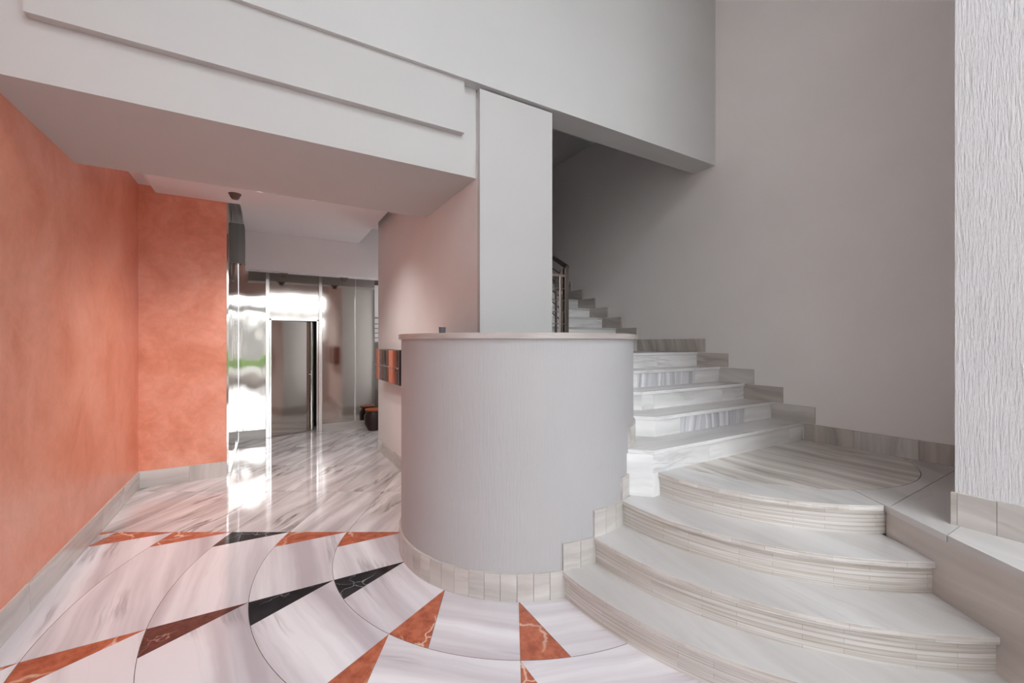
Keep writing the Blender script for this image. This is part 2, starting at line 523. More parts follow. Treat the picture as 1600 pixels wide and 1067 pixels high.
YG = 1.6
sbox('wall_left', XL - 0.2, XL, YG, 5.885, 0, 3.40, M['orange'], 'long orange polished stucco wall running back on the left')
sbox('wall_left_return', XL - 0.2, -0.392, 5.885, 6.1, 0, 3.46, M['orange'], 'short orange stucco wall facing the entrance beside the steel cladding')
sbox('wall_right', XR, XR + 0.2, YF - 0.2, 10.2, 0, ZH, M['plaster_wall'], 'tall beige grey plaster wall beside the stairs')
sbox('wall_back', 2.9, 4.6, 8.9, 9.1, 0, ZH, M['paint'], 'wall behind the upper stairs')
sbox('wall_left_entrance', XL - 0.2, XL, YF - 0.2, YG, 0, ZH, M['plaster_wall'], 'pale wall of the entrance')
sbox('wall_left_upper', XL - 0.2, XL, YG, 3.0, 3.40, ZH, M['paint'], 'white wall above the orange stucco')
# core block: mailbox wall on its left face
b = MB(); b.box(1.42, 2.06, 2.95, 6.275, 0, 3.46, M['plaster'])
struct(b.build('wall_middle'), 'combed plaster wall carrying the mailboxes, behind the round counter', 'wall')
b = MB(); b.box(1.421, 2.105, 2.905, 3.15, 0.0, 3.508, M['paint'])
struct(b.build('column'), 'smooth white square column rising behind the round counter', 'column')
# upper wall over the beam and the stair opening
b = MB(); b.box(XL, XR, 2.88, 3.15, 3.53, ZH, M['plaster_upper'])
struct(b.build('wall_upper'), 'white plaster wall high above the beam and stair opening', 'wall')
# beam with raised panel
b = MB()
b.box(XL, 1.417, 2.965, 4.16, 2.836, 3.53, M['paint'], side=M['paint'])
b.box(-1.0, 1.295, 2.912, 2.966, 3.138, 3.53, M['paint'])
struct(b.build('beam'), 'deep white beam with a long raised panel over the passage', 'beam')
b = MB()
b.box(XL + 0.001, -0.6, 4.16, 5.884, 3.25, 3.6, M['ceil'])
b.box(-0.6, 2.3, 4.16, 9.1, 3.45, 3.6, M['ceil'])
struct(b.build('ceiling'), 'upper ceiling seen in the gaps around the dropped panel', 'ceiling')
# dropped ceiling panel (L-shaped edge) 
b = MB()
b.prism([(-1.03, 4.16), (1.315, 4.16), (1.315, 7.2), (-0.255, 7.2), (-0.255, 5.884), (-1.03, 5.884)], 3.185, 3.25, M['ceil'])
struct(b.build('ceiling_panel'), 'dropped pale ceiling panel of the lift passage', 'ceiling')
b = MB()
b.box(-0.255, 2.3, 7.205, 7.42, 2.86, 3.45, M['ceil'])
b.box(-0.255, 2.3, 7.185, 7.42, 2.63, 2.86, M['ceil'])
struct(b.build('wall_bulkhead'), 'white bulkhead hanging in front of the steel lift front', 'wall')
b = MB(); b.box(-0.6, 2.3, YB, YB + 0.12, 2.82, 3.45, M['paint'])
struct(b.build('wall_over_lift'), 'pale wall strip above the steel lift front', 'wall')
b = MB(); b.box(2.10, 2.3, 6.275, 8.3, 0, 0.5, M['plaster']); b.box(2.10, 2.3, 6.275, 8.3, 2.75, 3.45, M['plaster']); b.box(2.10, 2.3, 6.275, 6.38, 0.5, 2.75, M['plaster']); b.box(2.10, 2.3, 7.85, 8.3, 0.5, 2.75, M['plaster'])  # gap left in this wall is an unseen opening added to light the passage
struct(b.build('wall_recess'), 'plaster wall of the recess beyond the mailboxes', 'wall')
# hall ceiling and stairwell ceiling
b = MB()
LIGHT_OPENING = (0.0, 2.7, -3.4, -0.8)  # unseen ceiling opening, added to let more sky light into the hall
b.box(XL - 0.2, LIGHT_OPENING[0], YF - 0.2, 3.15, ZH, ZH + 0.15, M['paint']); b.box(LIGHT_OPENING[1], XR + 0.2, YF - 0.2, 3.15, ZH, ZH + 0.15, M['paint'])
b.box(LIGHT_OPENING[0], LIGHT_OPENING[1], YF - 0.2, LIGHT_OPENING[2], ZH, ZH + 0.15, M['paint']); b.box(LIGHT_OPENING[0], LIGHT_OPENING[1], LIGHT_OPENING[3], 3.15, ZH, ZH + 0.15, M['paint'])
struct(b.build('ceiling_hall'), 'high ceiling of the entrance hall', 'ceiling')
b = MB(); b.box(2.06, XR, 3.15, 6.2, 4.6, 4.8, M['paint']); b.box(2.95, XR, 6.2, 9.0, 4.6, 4.8, M['paint'])
struct(b.build('ceiling_stairwell'), 'ceiling of the stairwell', 'ceiling')
b = MB(); b.box(2.06, 2.12, 3.15, 6.2, 3.4, 4.7, M['paint']); b.box(2.06, 2.105, 3.15, 6.2, 0, 3.4, M['paint']); b.box(2.12, 3.05, 6.1, 6.2, 0, 4.7, M['paint']); b.box(2.95, 3.05, 6.2, 8.9, 0, 4.7, M['paint'])
struct(b.build('wall_stairwell'), 'white wall on the inner side of the stairwell', 'wall')

# pillar at the right
PX, PY = 2.946, 0.679
b = MB(); b.box(PX, 3.75, -4.5, PY, Z1 + 0.0005, ZH, M['plaster_rough'])
struct(b.build('pillar'), 'coarse combed white plaster pillar standing on the marble landing', 'pillar')
b = MB()
ys = [PY - 0.0105]
while ys[-1] > -3.0: ys.append(ys[-1] - 0.153 if len(ys) > 1 else 0.538)
for y1, y0 in zip(ys, ys[1:]):
    b.box(PX - 0.013, PX + 0.01, y0 + 0.001, y1 - 0.001, Z1, Z1 + 0.16, M['skirt'], u=(0, 1, 0.25))
b.box(PX - 0.013, 3.76, PY - 0.01, PY + 0.012, Z1, Z1 + 0.16, M['skirt'])
struct(b.build('baseboard_pillar'), 'white marble skirting around the pillar foot', 'baseboard')

# baseboards
b = MB(); y = 1.6
while y < 5.87:
    y2 = min(y + 0.62, 5.885)
    b.box(XL, XL + 0.014, y + 0.0008, y2 - 0.0008, 0, 0.178, M['skirt'], u=(0, 1, 0)); y = y2
struct(b.build('baseboard_left'), 'marble skirting along the long orange wall', 'baseboard')
b = MB()
for x0, x1, u in ((XL + 0.014, -0.735, (1, 0, 0)), (-0.735, -0.39, (0, 0, 1))):
    b.box(x0 + 0.0008, x1 - 0.0008, 5.871, 5.885, 0, 0.178, M['skirt'], u=u)
struct(b.build('baseboard_return'), 'marble skirting below the short orange wall', 'baseboard')
b = MB(); y = 3.0
while y < 6.28:
    y2 = min(y + 0.6, 6.288)
    b.box(1.407, 1.42, y + 0.0008, y2 - 0.0008, 0, 0.165, M['skirt'], u=(0, 1, 0)); y = y2
b.box(1.407, 2.1, 6.275, 6.288, 0, 0.165, M['skirt'])
struct(b.build('baseboard_middle'), 'marble skirting below the mailbox wall', 'baseboard')
b = MB()
yy = [-4.5, -3.1, -2.3, -1.6, -0.9, -0.2, 0.5, 1.19, 1.6, 1.985]
for i, (y0, y1) in enumerate(zip(yy, yy[1:])):
    b.box(XR - 0.013, XR, y0 + 0.001, y1 - 0.001, Z1, Z1 + 0.152, M['skirt_dark' if i != 7 else 'skirt'], u=(0, 0, 1))
struct(b.build('baseboard_right'), 'marble skirting along the landing below the tall beige wall', 'baseboard')

# ================================================================== round counter
ctr = empty('round_counter', (CC[0], CC[1], 0), 'round white combed plaster counter with a thin marble ledge in the middle of the hall', 'counter')
a_s, a_e = radians(113.5), radians(113.5 + 287)
b = MB(); n = 110
def ring(b, r0, r1, z0, z1, m, a0, a1, n, uoff=(0, 0), caps=True):
    A = [a0 + (a1 - a0) * k / n for k in range(n + 1)]
    P = lambda r, a, z: (CC[0] + r * cos(a), CC[1] + r * sin(a), z)
    for p, q in zip(A, A[1:]):
        ua, ub = p * r1 + uoff[0], q * r1 + uoff[0]
        b.face([P(r1, p, z0), P(r1, q, z0), P(r1, q, z1), P(r1, p, z1)], m, uvs=[(ua, z0 + uoff[1]), (ub, z0 + uoff[1]), (ub, z1 + uoff[1]), (ua, z1 + uoff[1])])
        b.face([P(r0, q, z0), P(r0, p, z0), P(r0, p, z1), P(r0, q, z1)], m)
        b.face([P(r0, p, z1), P(r1, p, z1), P(r1, q, z1), P(r0, q, z1)], m, uvs=[(ua, uoff[1]), (ua, .3 + uoff[1]), (ub, .3 + uoff[1]), (ub, uoff[1])])
        b.face([P(r1, p, z0), P(r0, p, z0), P(r0, q, z0), P(r1, q, z0)], m)
    if caps:
        for a, fl_ in ((a0, 1), (a1, -1)):
            f = [P(r0, a, z0), P(r1, a, z0), P(r1, a, z1), P(r0, a, z1)]
            b.face(f if fl_ > 0 else f[::-1], m)
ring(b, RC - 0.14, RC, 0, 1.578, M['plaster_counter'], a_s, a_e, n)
b.build('drum', ctr, smooth=True)
b = MB(); ring(b, RC - 0.2, RC + 0.02, 1.578, 1.614, M['ledge'], radians(113), radians(401), n, (3, 3))
b.build('ledge', ctr, smooth=True, bevel=0.004)
# skirting: floor course of narrow tiles, then stepped pieces on each curved step
rk0, rk1 = RC - 0.01, RC + 0.016
def cyl_angle(x, y): return atan2(y - CC[1], x - CC[0])
def skirt_run(a0, a1, z0, z1, w=0.1, m=None):
    b = MB()
    nt_ = max(1, round((a1 - a0) * rk1 / w))
    for k in range(nt_):
        p = a0 + (a1 - a0) * k / nt_; q = a0 + (a1 - a0) * (k + 1) / nt_
        ring(b, rk0, rk1, z0, z1, m or M['skirt'], p + 0.0013, q - 0.0013, 4, (random.uniform(0, 40), random.uniform(0, 40)))
    b.build('baseboard', ctr)
def nose_cyl(r, rc=rk1):
    """angle on the counter cylinder where a curved-step circle of radius r meets it (front side)"""
    dx, dy = CO[0] - CC[0], CO[1] - CC[1]; d = hypot(dx, dy)
    a = (rc * rc - r * r + d * d) / (2 * d); h = sqrt(max(0, rc * rc - a * a))
    base = atan2(dy, dx)
    return base - atan2(h, a)
cyl_at = [nose_cyl(r) + 2 * pi for r in NOSE]
skirt_run(radians(116), cyl_at[0] + 0.02, 0, 0.165)
skirt_run(cyl_at[0] + 0.004, cyl_at[1] + 0.02, H1, 2 * H1 + 0.002)
skirt_run(cyl_at[1] + 0.004, cyl_at[2] + 0.02, 2 * H1, 3 * H1 + 0.002)
aA = cyl_angle(2.203, 2.105) + 2 * pi
skirt_run(cyl_at[2] + 0.004, aA, 3 * H1, 4 * H1 - 0.012, 0.12)
aB = cyl_angle(2.56, 2.41) + 2 * pi
skirt_run(aA + 0.005, aB, Z1 + H2, Z1 + 2 * H2 - 0.01, 0.14)
aC = cyl_angle(2.66, 2.66) + 2 * pi
skirt_run(aB + 0.005, aC, Z1 + 2 * H2, Z1 + 3 * H2 - 0.01, 0.14)

# ================================================================== curved stair (four steps)
cs = empty('curved_stair', (2.2, 1.2, 0), 'four wide curved marble steps beside the round counter', 'stairs')
# stringer line: landing edge running towards the camera
ST = [(2.956, 0.959), (2.743, 0.662), (2.57, 0.401)]
sdx, sdy = (ST[2][0] - ST[0][0]), (ST[2][1] - ST[0][1])
sl = hypot(sdx, sdy); sdx /= sl; sdy /= sl
def on_stringer(r):
    """angle on the step circle where it meets the stringer plane"""
    px, py = ST[0][0] - CO[0] - 0.008 * (-sdy), ST[0][1] - CO[1] - 0.008 * sdx
    B = px * sdx + py * sdy; Cq = px * px + py * py - r * r
    t = -B + sqrt(B * B - Cq)
    return atan2(py + t * sdy, px + t * sdx), t
def step_arc(r, rc_cyl, extra=0.0, n=56):
    ca = nose_cyl(r, rc_cyl)
    x, y = CC[0] + rc_cyl * cos(ca), CC[1] + rc_cyl * sin(ca)
    a0 = atan2(y - CO[1], x - CO[0])
    if a0 < 0: a0 += 2 * pi
    a1, t = on_stringer(r)
    if a1 < 0: a1 += 2 * pi
    return arc(CO, r, a0, a1 + 0.035 / r, n), a0, a1
aL4 = pi - atan2(0.045, 1.13)
def landing_arc(r, n=48):
    a1, t = on_stringer(r)
    if a1 < 0: a1 += 2 * pi
    return arc(CO, r, aL4, a1 + (0.035 / r if r < NOSE[3] else 0), n)
for k in range(3):
    outer, _, _ = step_arc(NOSE[k], RC + 0.005)
    if k < 2:
        inner, _, _ = step_arc(NOSE[k + 1] - 0.06, RC + 0.005)
    else:
        inner = [(2.26, 2.12)] + arc(CO, NOSE[3] - 0.06, aL4, on_stringer(NOSE[3] - 0.06)[0] + 2 * pi, 40)
    z = (k + 1) * H1
    b = MB(); b.prism(outer + inner[::-1], z - 0.034, z, M['tread'], u=(0.12, 1, 0), side=M['strips'])
    b.build('tread', cs, bevel=0.004)
def curved_riser(pts_o, z0, z1, th=0.05):
    b = MB(); u = random.uniform(0, 9); v0 = random.uniform(0, 9) * 0.0225
    c = CO
    pin = []
    for x, y in pts_o:
        d = hypot(x - c[0], y - c[1]); pin.append((c[0] + (x - c[0]) * (d - th) / d, c[1] + (y - c[1]) * (d - th) / d))
    acc = u
    for i in range(len(pts_o) - 1):
        p, q, pi_, qi = pts_o[i], pts_o[i + 1], pin[i], pin[i + 1]
        l = hypot(q[0] - p[0], q[1] - p[1])
        b.face([(*p, z0), (*q, z0), (*q, z1), (*p, z1)], M['strips'], uvs=[(acc, v0), (acc + l, v0), (acc + l, v0 + z1 - z0), (acc, v0 + z1 - z0)])
        b.face([(*qi, z0), (*pi_, z0), (*pi_, z1), (*qi, z1)], M['strips'])
        b.face([(*p, z1), (*q, z1), (*qi, z1), (*pi_, z1)], M['strips'])
        b.face([(*q, z0), (*p, z0), (*pi_, z0), (*qi, z0)], M['strips'])
        acc += l
    for i in (0, -1):
        f = [(*pts_o[i], z0), (*pin[i], z0), (*pin[i], z1), (*pts_o[i], z1)]
        b.face(f if i else f[::-1], M['strips'])
    return b
for k in range(4):
    r = NOSE[k] - 0.016
    pts = step_arc(r, RC + 0.005)[0] if k < 3 else landing_arc(r)
    b = curved_riser(pts, k * H1, (k + 1) * H1 - 0.034)
    b.build('riser', cs, smooth=True)

# ================================================================== first landing
ld = empty('stair_landing', (3.4, 1.4, Z1), 'marble landing with an inlaid half circle between the curved and straight steps', 'landing')
LC, LR = (3.605, 2.015), 0.995
TH = 0.034
nose4 = landing_arc(NOSE[3])
end4 = (2.956, 0.959)
def far(t): return (ST[0][0] + sdx * t, ST[0][1] + sdy * t)
# half circle, clipped by the first riser and the wall
circ = arc(LC, LR - 0.0015, 0, 2 * pi, 120)[:-1]
pc = clip(clip(circ, 0, -1, -2.03), -1, 0, -(XR - 0.0))
b = MB(); b.prism(pc, Z1 - TH, Z1, M['landing'], u=(0.04, 1, 0), bottom=False)
b.build('inlaid_circle', ld)
J = (3.103, 1.162)
aj = atan2(J[1] - LC[1], J[0] - LC[0]) + 2 * pi
a_l = pi + 0.0
outc = [p for p in nose4]
inc = arc(LC, LR + 0.0015, aj, pi - 0.02, 40)
b = MB(); b.prism(outc + [(2.952, 0.957)] + inc + [(2.36, 2.03)], Z1 - TH, Z1, M['tread'], u=(0.05, 1, 0), side=M['strips'])
b.build('tread', ld, bevel=0.003)
ar = 2 * pi + atan2(1.205 - LC[1], sqrt(max(0, LR ** 2 - (1.205 - LC[1]) ** 2)))
b = MB()
b.prism(arc(LC, LR + 0.0015, aj + 0.002, ar, 40) + [(XR, 1.205), (XR, 0.97), (2.985, 0.936), (2.958, 0.956)], Z1 - TH, Z1, M['tread'], u=(0.6, 0.6, 0))
b.prism(arc(LC, LR + 0.0015, ar, 2 * pi - 0.77, 14) + [(XR, 1.45), (XR, 1.208)], Z1 - TH, Z1, M['landing'], u=(1, 0, 0))
b.prism([(2.983, 0.933), (XR, 0.967), (XR, -4.5), (2.935, -4.5), (2.935, 0.66), (2.747, 0.66), (2.957, 0.953)], Z1 - TH, Z1, M['tread'], u=(1, 0.3, 0))
e = far(2.6)
b.prism([(2.745, 0.657), (2.9335, 0.657), (2.9335, -4.5), (e[0], -4.5), e], Z1 - TH, Z1, M['tread'], u=(0.5, 0.85, 0))
b.build('paving_slab', ld)
# closing corner left of circle and base
b = MB()
q = far(2.6)
o_ = 0.012
s0 = (ST[0][0] - sdy * o_ * -1, ST[0][1] - sdx * o_)
nx_, ny_ = -sdy, sdx        # normal of the stringer plane
if nx_ * (0 - ST[0][0]) + ny_ * (0 - ST[0][1]) > 0: nx_, ny_ = -nx_, -ny_
p0 = (ST[0][0] + nx_ * o_, ST[0][1] + ny_ * o_); p1 = (q[0] + nx_ * o_, q[1] + ny_ * o_)
b.prism([p0, p1, (p1[0] + nx_ * 0.05, p1[1] + ny_ * 0.05), (p0[0] + nx_ * 0.05, p0[1] + ny_ * 0.05)], 0, Z1 - TH, M['stringer'], u=(sdx, sdy, 0))
b.build('side_wall', ld)

# ================================================================== straight flights
def cyl_x(y, r=RC + 0.016):
    d = r * r - (y - CC[1]) ** 2
    return CC[0] + sqrt(d) if d > 0 else 2.11
f1 = empty('lower_stair_flight', (3.3, 2.0, Z1), 'five straight marble steps climbing from the landing along the beige wall', 'stairs')
Y1 = [1.998, 2.275, 2.553, 2.832, 3.106]
CHX = [2.300, 2.645, 2.80, 2.88, 2.90]
for k in range(5):
    y = Y1[k]; z = Z1 + (k + 1) * H2
    x0 = CHX[k]
    y_next = Y1[k + 1] + 0.16 if k < 4 else 4.15
    # chamfered corner running back to the counter cylinder
    xc = x0 - 0.132; yc = y + 0.120
    left = [(x0, y - 0.012)]
    poly = [(x0, y - 0.012), (XR - 0.001, y - 0.012), (XR - 0.001, y_next)]
    if k < 4:
        poly += [(cyl_x(y_next, RC + 0.003), y_next)]
        for q_ in range(1, 8):
            yy_ = y_next - 0.045 * q_
            if yy_ > yc + 0.01: poly.append((cyl_x(yy_, RC + 0.003), yy_))
    else:
        poly += [(2.106, y_next), (2.106, 3.75)] + [(cyl_x(t, RC + 0.003), t) for t in (3.75, 3.6, 3.4, 3.25)]
    poly += [(max(xc, cyl_x(yc, RC + 0.003)), yc)]
    b = MB(); b.prism(poly, z - 0.03, z, M['tread'], u=(1, 0.03, 0), side=M['riser'])
    b.build('tread', f1, bevel=0.004)
    b = MB()
    zb = z - H2
    joints = [[2.93, 3.0], [], [], [], []]
    xs = [[x0, 2.92, 4.08, XR], [x0, 2.95, 3.25, 3.60, 3.86, XR], [x0, 2.95, 3.95, XR], [x0, 3.05, 3.42, 3.75, 3.9, XR], [x0, 3.65, XR]][k]
    band = k in (1, 3)
    for i, (xa, xb) in enumerate(zip(xs, xs[1:])):
        m = M['riser_band'] if band and 0 < i < len(xs) - 2 else M['riser']
        b.box(xa + 0.0006, xb - 0.0006, y, y + 0.03, zb, z - 0.03, m, u=(0, 0, 1) if m is M['riser_band'] else (1, 0, 0.02))
    # chamfer face (goes down to the third curved step below the first riser)
    zc = 3 * H1 if k == 0 else zb
    x1c, y1c = x0 - 0.132 + 0.004, y + 0.120
    b.prism([(x0, y), (x0 + 0.02, y + 0.03), (x1c + 0.03, y1c + 0.02), (x1c, y1c)], zc, z - 0.03, M['riser'], u=(0, 0, 1) if k == 0 else (1, -1, 0))
    if k == 0:
        b.box(x0, x0 + 0.075, y, y + 0.03, zc, zb, M['riser'], u=(0, 0, 1))
    b.build('riser', f1)
    # skirting block on the wall
    ye0 = Y1[k] - 0.105; 
    b = MB()
    yend = (Y1[k + 1] - 0.105) if k < 4 else 4.015
    # block stands on tread k, from just past this riser to the next riser
    if k < 4:
        b.box(XR - 0.013, XR, y - 0.105, y + 0.276, z, z + 0.152, M['skirt' if k in (0, 2) else 'skirt_dark'], u=(0, 1, 0.1))
        b.build('skirting_block', f1)
    else:
        cuts = [y - 0.105, 3.44, 3.70, 4.013]
        for c0, c1 in zip(cuts, cuts[1:]):
            b.box(XR - 0.013, XR, c0 + 0.0008, c1 - 0.0008, z, z + 0.152, M['skirt_dark'], u=(0, 0.3, 1))
        b.build('skirting_block', f1)

f2 = empty('upper_stair_flight', (3.7, 4.12, Z2), 'upper straight marble flight rising in shade behind the railing', 'stairs')
for k in range(9):
    y = 4.12 + 0.28 * k; z = Z2 + (k + 1) * H2
    b = MB(); b.box(3.08, XR - 0.001, y - 0.012, y + 0.31, z - 0.03, z, M['tread'], u=(1, 0, 0)); b.build('tread', f2)
    b = MB(); b.box(3.08, XR - 0.001, y, y + 0.03, z - H2, z - 0.03, M['riser'], u=(1, 0.0, 0)); b.build('riser', f2)
    b = MB(); b.box(XR - 0.026, XR, y - 0.105, y + 0.279, z, z + 0.152, M['skirt_dark'], u=(0, 1, 0.1)); b.build('skirting_block', f2)

# ================================================================== railing
rl = empty('stair_railing', (3.1, 4.0, Z2), 'bronzed steel railing with a tube handrail at the foot of the upper flight', 'railing')
nx0, ny0, nz = 3.10, 4.0, 2.47
b = MB(); b.box(nx0 - 0.03, nx0 + 0.03, ny0 - 0.02, ny0 + 0.02, Z2, nz - 0.02, M['rail']); b.build('newel_post', rl, bevel=0.004)
b = MB(); b.box(nx0 - 0.085, nx0 - 0.055, ny0 - 0.012, ny0 + 0.012, Z2, nz - 0.05, M['rail']); b.build('newel_post', rl, bevel=0.003)
sl_ = H2 / 0.28
def zr(y): return nz + (y - ny0) * sl_
b = MB(); b.tube((nx0, ny0 - 0.03, zr(ny0 - 0.03)), (nx0, 6.6, zr(6.6)), 0.027, M['rail']); b.build('handrail', rl, smooth=True)
for d in (0.14, 0.28, 0.42, 0.56, 0.70):
    b = MB(); b.tube((nx0, ny0, zr(ny0) - d), (nx0, 6.6, zr(6.6) - d), 0.007, M['rail']); b.build('sloped_bar', rl, smooth=True)
for yb_ in (4.75, 5.6, 6.5):
    b = MB(); b.box(nx0 - 0.02, nx0 + 0.02, yb_ - 0.012, yb_ + 0.012, Z2 + H2 * (1 + int((yb_ - 4.12) / 0.28)) - 0.001, zr(yb_) - 0.02, M['rail']); b.build('baluster', rl)
# level return along the landing edge
b = MB(); b.box(2.13, nx0 - 0.03, ny0 - 0.015, ny0 + 0.015, 2.335, 2.365, M['rail_light']); b.build('top_bar', rl)
for d in (0.14, 0.28, 0.42, 0.56, 0.70):
    b = MB(); b.tube((2.13, ny0, 2.34 - d), (nx0 - 0.03, ny0, 2.34 - d), 0.007, M['rail_light']); b.build('level_bar', rl, smooth=True)
for xb_ in (2.955, 2.99, 3.035, 2.6, 2.2):
    b = MB()
    if xb_ == 2.99: b.tube((xb_, ny0 - 0.02, Z2), (xb_, ny0 - 0.02, 2.34), 0.009, M['rail_light'])
    else: b.box(xb_ - 0.014, xb_ + 0.014, ny0 - 0.006, ny0 + 0.006, Z2, 2.336, M['rail'])
    b.build('baluster', rl)
b = MB(); b.box(3.018, 3.046, ny0 - 0.014, ny0 - 0.006, 2.13, 2.165, M['rail_light']); b.build('lock_plate', rl)

# ================================================================== lift front: steel cladding and door
def steel_panel(x0, x1, z0, z1, m, label, y=YB):
    b = MB(); b.box(x0, x1, y, y + 0.02, z0, z1, m, u=(0, 0, 1))
    o = b.build('steel_panel'); return tag(o, label, 'panel')
b = MB(); b.box(-0.39, -0.372, 5.888, YB, 0.0, 3.45, M['steel_wavy'])
o = b.build('steel_panel'); tag(o, 'tall polished steel panel on the side wall behind the short orange wall', 'panel')
b = MB(); b.box(-0.372, -0.356, 5.888, YB, 0, 0.05, M['steel_frame'])
struct(b.build('trim_1'), 'thin bright metal strip along the foot of the side steel panel', 'trim')
steel_panel(-0.371, 0.0, 0.145, 2.82, M['steel_wavy'], 'narrow polished steel panel left of the lift door')
steel_panel(0.845, 1.385, 0.145, 2.82, M['steel'], 'wide polished steel panel right of the lift door')
steel_panel(1.405, 1.734, 0.145, 2.82, M['steel'], 'narrower dark steel panel in the corner')
b = MB()
b.box(-0.371, 0.0, YB - 0.004, YB + 0.02, 0, 0.145, M['skirt'])
b.box(0.845, 2.1, YB - 0.004, YB + 0.02, 0, 0.145, M['skirt'])
struct(b.build('baseboard_back'), 'marble skirting below the steel lift front', 'baseboard')
b = MB(); b.box(1.385, 1.405, YB - 0.012, YB + 0.02, 0.145, 2.82, M['chrome'])
struct(b.build('trim_2'), 'bright vertical joint strip between two steel panels', 'trim')

ed = empty('lift_door', (0.42, YB, 0), 'polished steel lift door standing ajar in a bright steel frame', 'door')
b = MB(); b.box(0.0, 0.055, YB - 0.03, YB + 0.1, 0, 2.82, M['steel_frame']); b.build('post', ed, bevel=0.004)
b = MB(); b.box(0.79, 0.845, YB - 0.03, YB + 0.1, 0, 2.82, M['steel_frame']); b.build('post', ed, bevel=0.004)
b = MB(); b.box(0.055, 0.085, YB - 0.012, YB + 0.08, 0, 1.955, M['chrome']); b.build('jamb', ed, bevel=0.004)
b = MB(); b.box(0.757, 0.79, YB - 0.012, YB + 0.08, 0, 1.955, M['chrome']); b.build('jamb', ed, bevel=0.004)
b = MB(); b.box(0.055, 0.79, YB - 0.012, YB + 0.08, 1.925, 1.962, M['chrome']); b.build('lintel', ed, bevel=0.004)
b = MB(); b.box(0.055, 0.79, YB, YB + 0.02, 1.962, 2.82, M['steel'], u=(0, 0, 1)); b.build('transom_panel', ed)
# leaf hinged at its left, pushed inwards
ang = radians(16)
lx, ly = cos(ang), sin(ang)
hx, hy = 0.088, YB + 0.03
b = MB()
W_ = 0.665
def lp(s, d): return (hx + lx * s - ly * d, hy + ly * s + lx * d)
b.prism([lp(0, 0), lp(W_, 0), lp(W_, 0.04), lp(0, 0.04)], 0.012, 1.922, M['steel'], u=(0, 0, 1)); leaf = b.build('door_leaf', ed)
b = MB(); b.prism([lp(W_ - 0.035, -0.012), lp(W_, -0.012), lp(W_, 0.0), lp(W_ - 0.035, 0.0)], 0.012, 1.922, M['chrome']); b.build('edge_strip', leaf)
b = MB(); hp = lp(W_ - 0.05, -0.045); hq = lp(W_ - 0.05, 0.0); b.tube((*hp, 0.93), (*hp, 1.07), 0.008, M['chrome']); b.tube((*hq, 1.0), (*hp, 1.0), 0.007, M['chrome']); b.build('handle', leaf, smooth=True)
# lift shaft behind
b = MB()
b.box(-0.05, 0.9, 8.62, 8.7, 0, 2.5, M['dark']); b.box(0.86, 0.92, YB + 0.12, 8.62, 0, 2.5, M['dark']); b.box(-0.1, -0.03, YB + 0.12, 8.62, 0, 2.5, M['dark']); b.box(-0.05, 0.9, YB + 0.12, 8.62, 2.3, 2.4, M['dark'])
struct(b.build('wall_shaft'), 'dark inside of the lift shaft behind the door', 'wall')
# right end of the lift front: opaque pane painted pale for bright light, behind thin dark bars
win = MB(); win.box(1.735, 2.1, YB + 0.004, YB + 0.02, 1.56, 2.62, M['pane_white'])
w1 = win.build('window_1'); struct(w1, 'pale light crossed by thin dark bars beside the steel panels', 'window')
b = MB()
for z in (1.57, 1.65, 1.735, 1.82, 1.905, 2.02): b.box(1.735, 2.1, YB - 0.01, YB + 0.004, z - 0.006 - (0.008 if z > 2 else 0), z + 0.006, M['rail'])
bb = b.build('window_bars', w1)
b = MB(); b.box(1.735, 2.1, YB + 0.004, YB + 0.02, 0.145, 1.56, M['rail']); b.box(1.735, 2.1, YB + 0.004, YB + 0.02, 2.62, 2.82, M['rail'])
struct(b.build('wall_corner'), 'dark bronze panel below the pale light', 'wall')
pt = empty('pot', (1.67, 7.72, 0), 'dark round pot with orange rim on the floor by the lift front', 'pot')
b = MB(); b.lathe((1.67, 7.72, 0), [(0, 0.0), (0.1, 0.0), (0.16, 0.12), (0.165, 0.26), (0.12, 0.34), (0.0, 0.34)], M['dark_pot']); b.build('body', pt, smooth=True)
b = MB(); b.lathe((1.67, 7.72, 0.34), [(0.12, 0.0), (0.15, 0.01), (0.15, 0.035), (0.0, 0.035)], M['orange_pot']); b.build('rim', pt, smooth=True)

# small devices
sd = empty('ceiling_sensor', (-0.29, 5.5, 3.185), 'small brown dome sensor on the dropped ceiling by the orange wall', 'sensor')
b = MB(); b.lathe((-0.29, 5.5, 3.185), [(0.0, -0.012), (0.058, -0.012), (0.062, 0.0)], M['brown_plastic']); b.build('mount', sd, smooth=True)
b = MB(); b.lathe((-0.29, 5.5, 3.185), [(0.0, -0.062), (0.03, -0.058), (0.046, -0.035), (0.054, -0.012)], M['brown_plastic']); b.build('dome', sd, smooth=True)
for x, y, lab in ((0.24, 7.40, 'small dark bracket under the bulkhead above the lift door'), (1.12, 7.40, 'small dark bracket under the bulkhead above the wide steel panel')):
    t = empty('bracket', (x, y, 2.63), lab, 'bracket')
    b = MB(); b.box(x - 0.06, x + 0.06, y - 0.03, y + 0.03, 2.615, 2.63, M['brown_plastic']); b.build('plate', t)
    b = MB(); b.box(x - 0.035, x + 0.035, y - 0.022, y + 0.022, 2.57, 2.615, M['brown_plastic']); b.build('body', t, bevel=0.005)

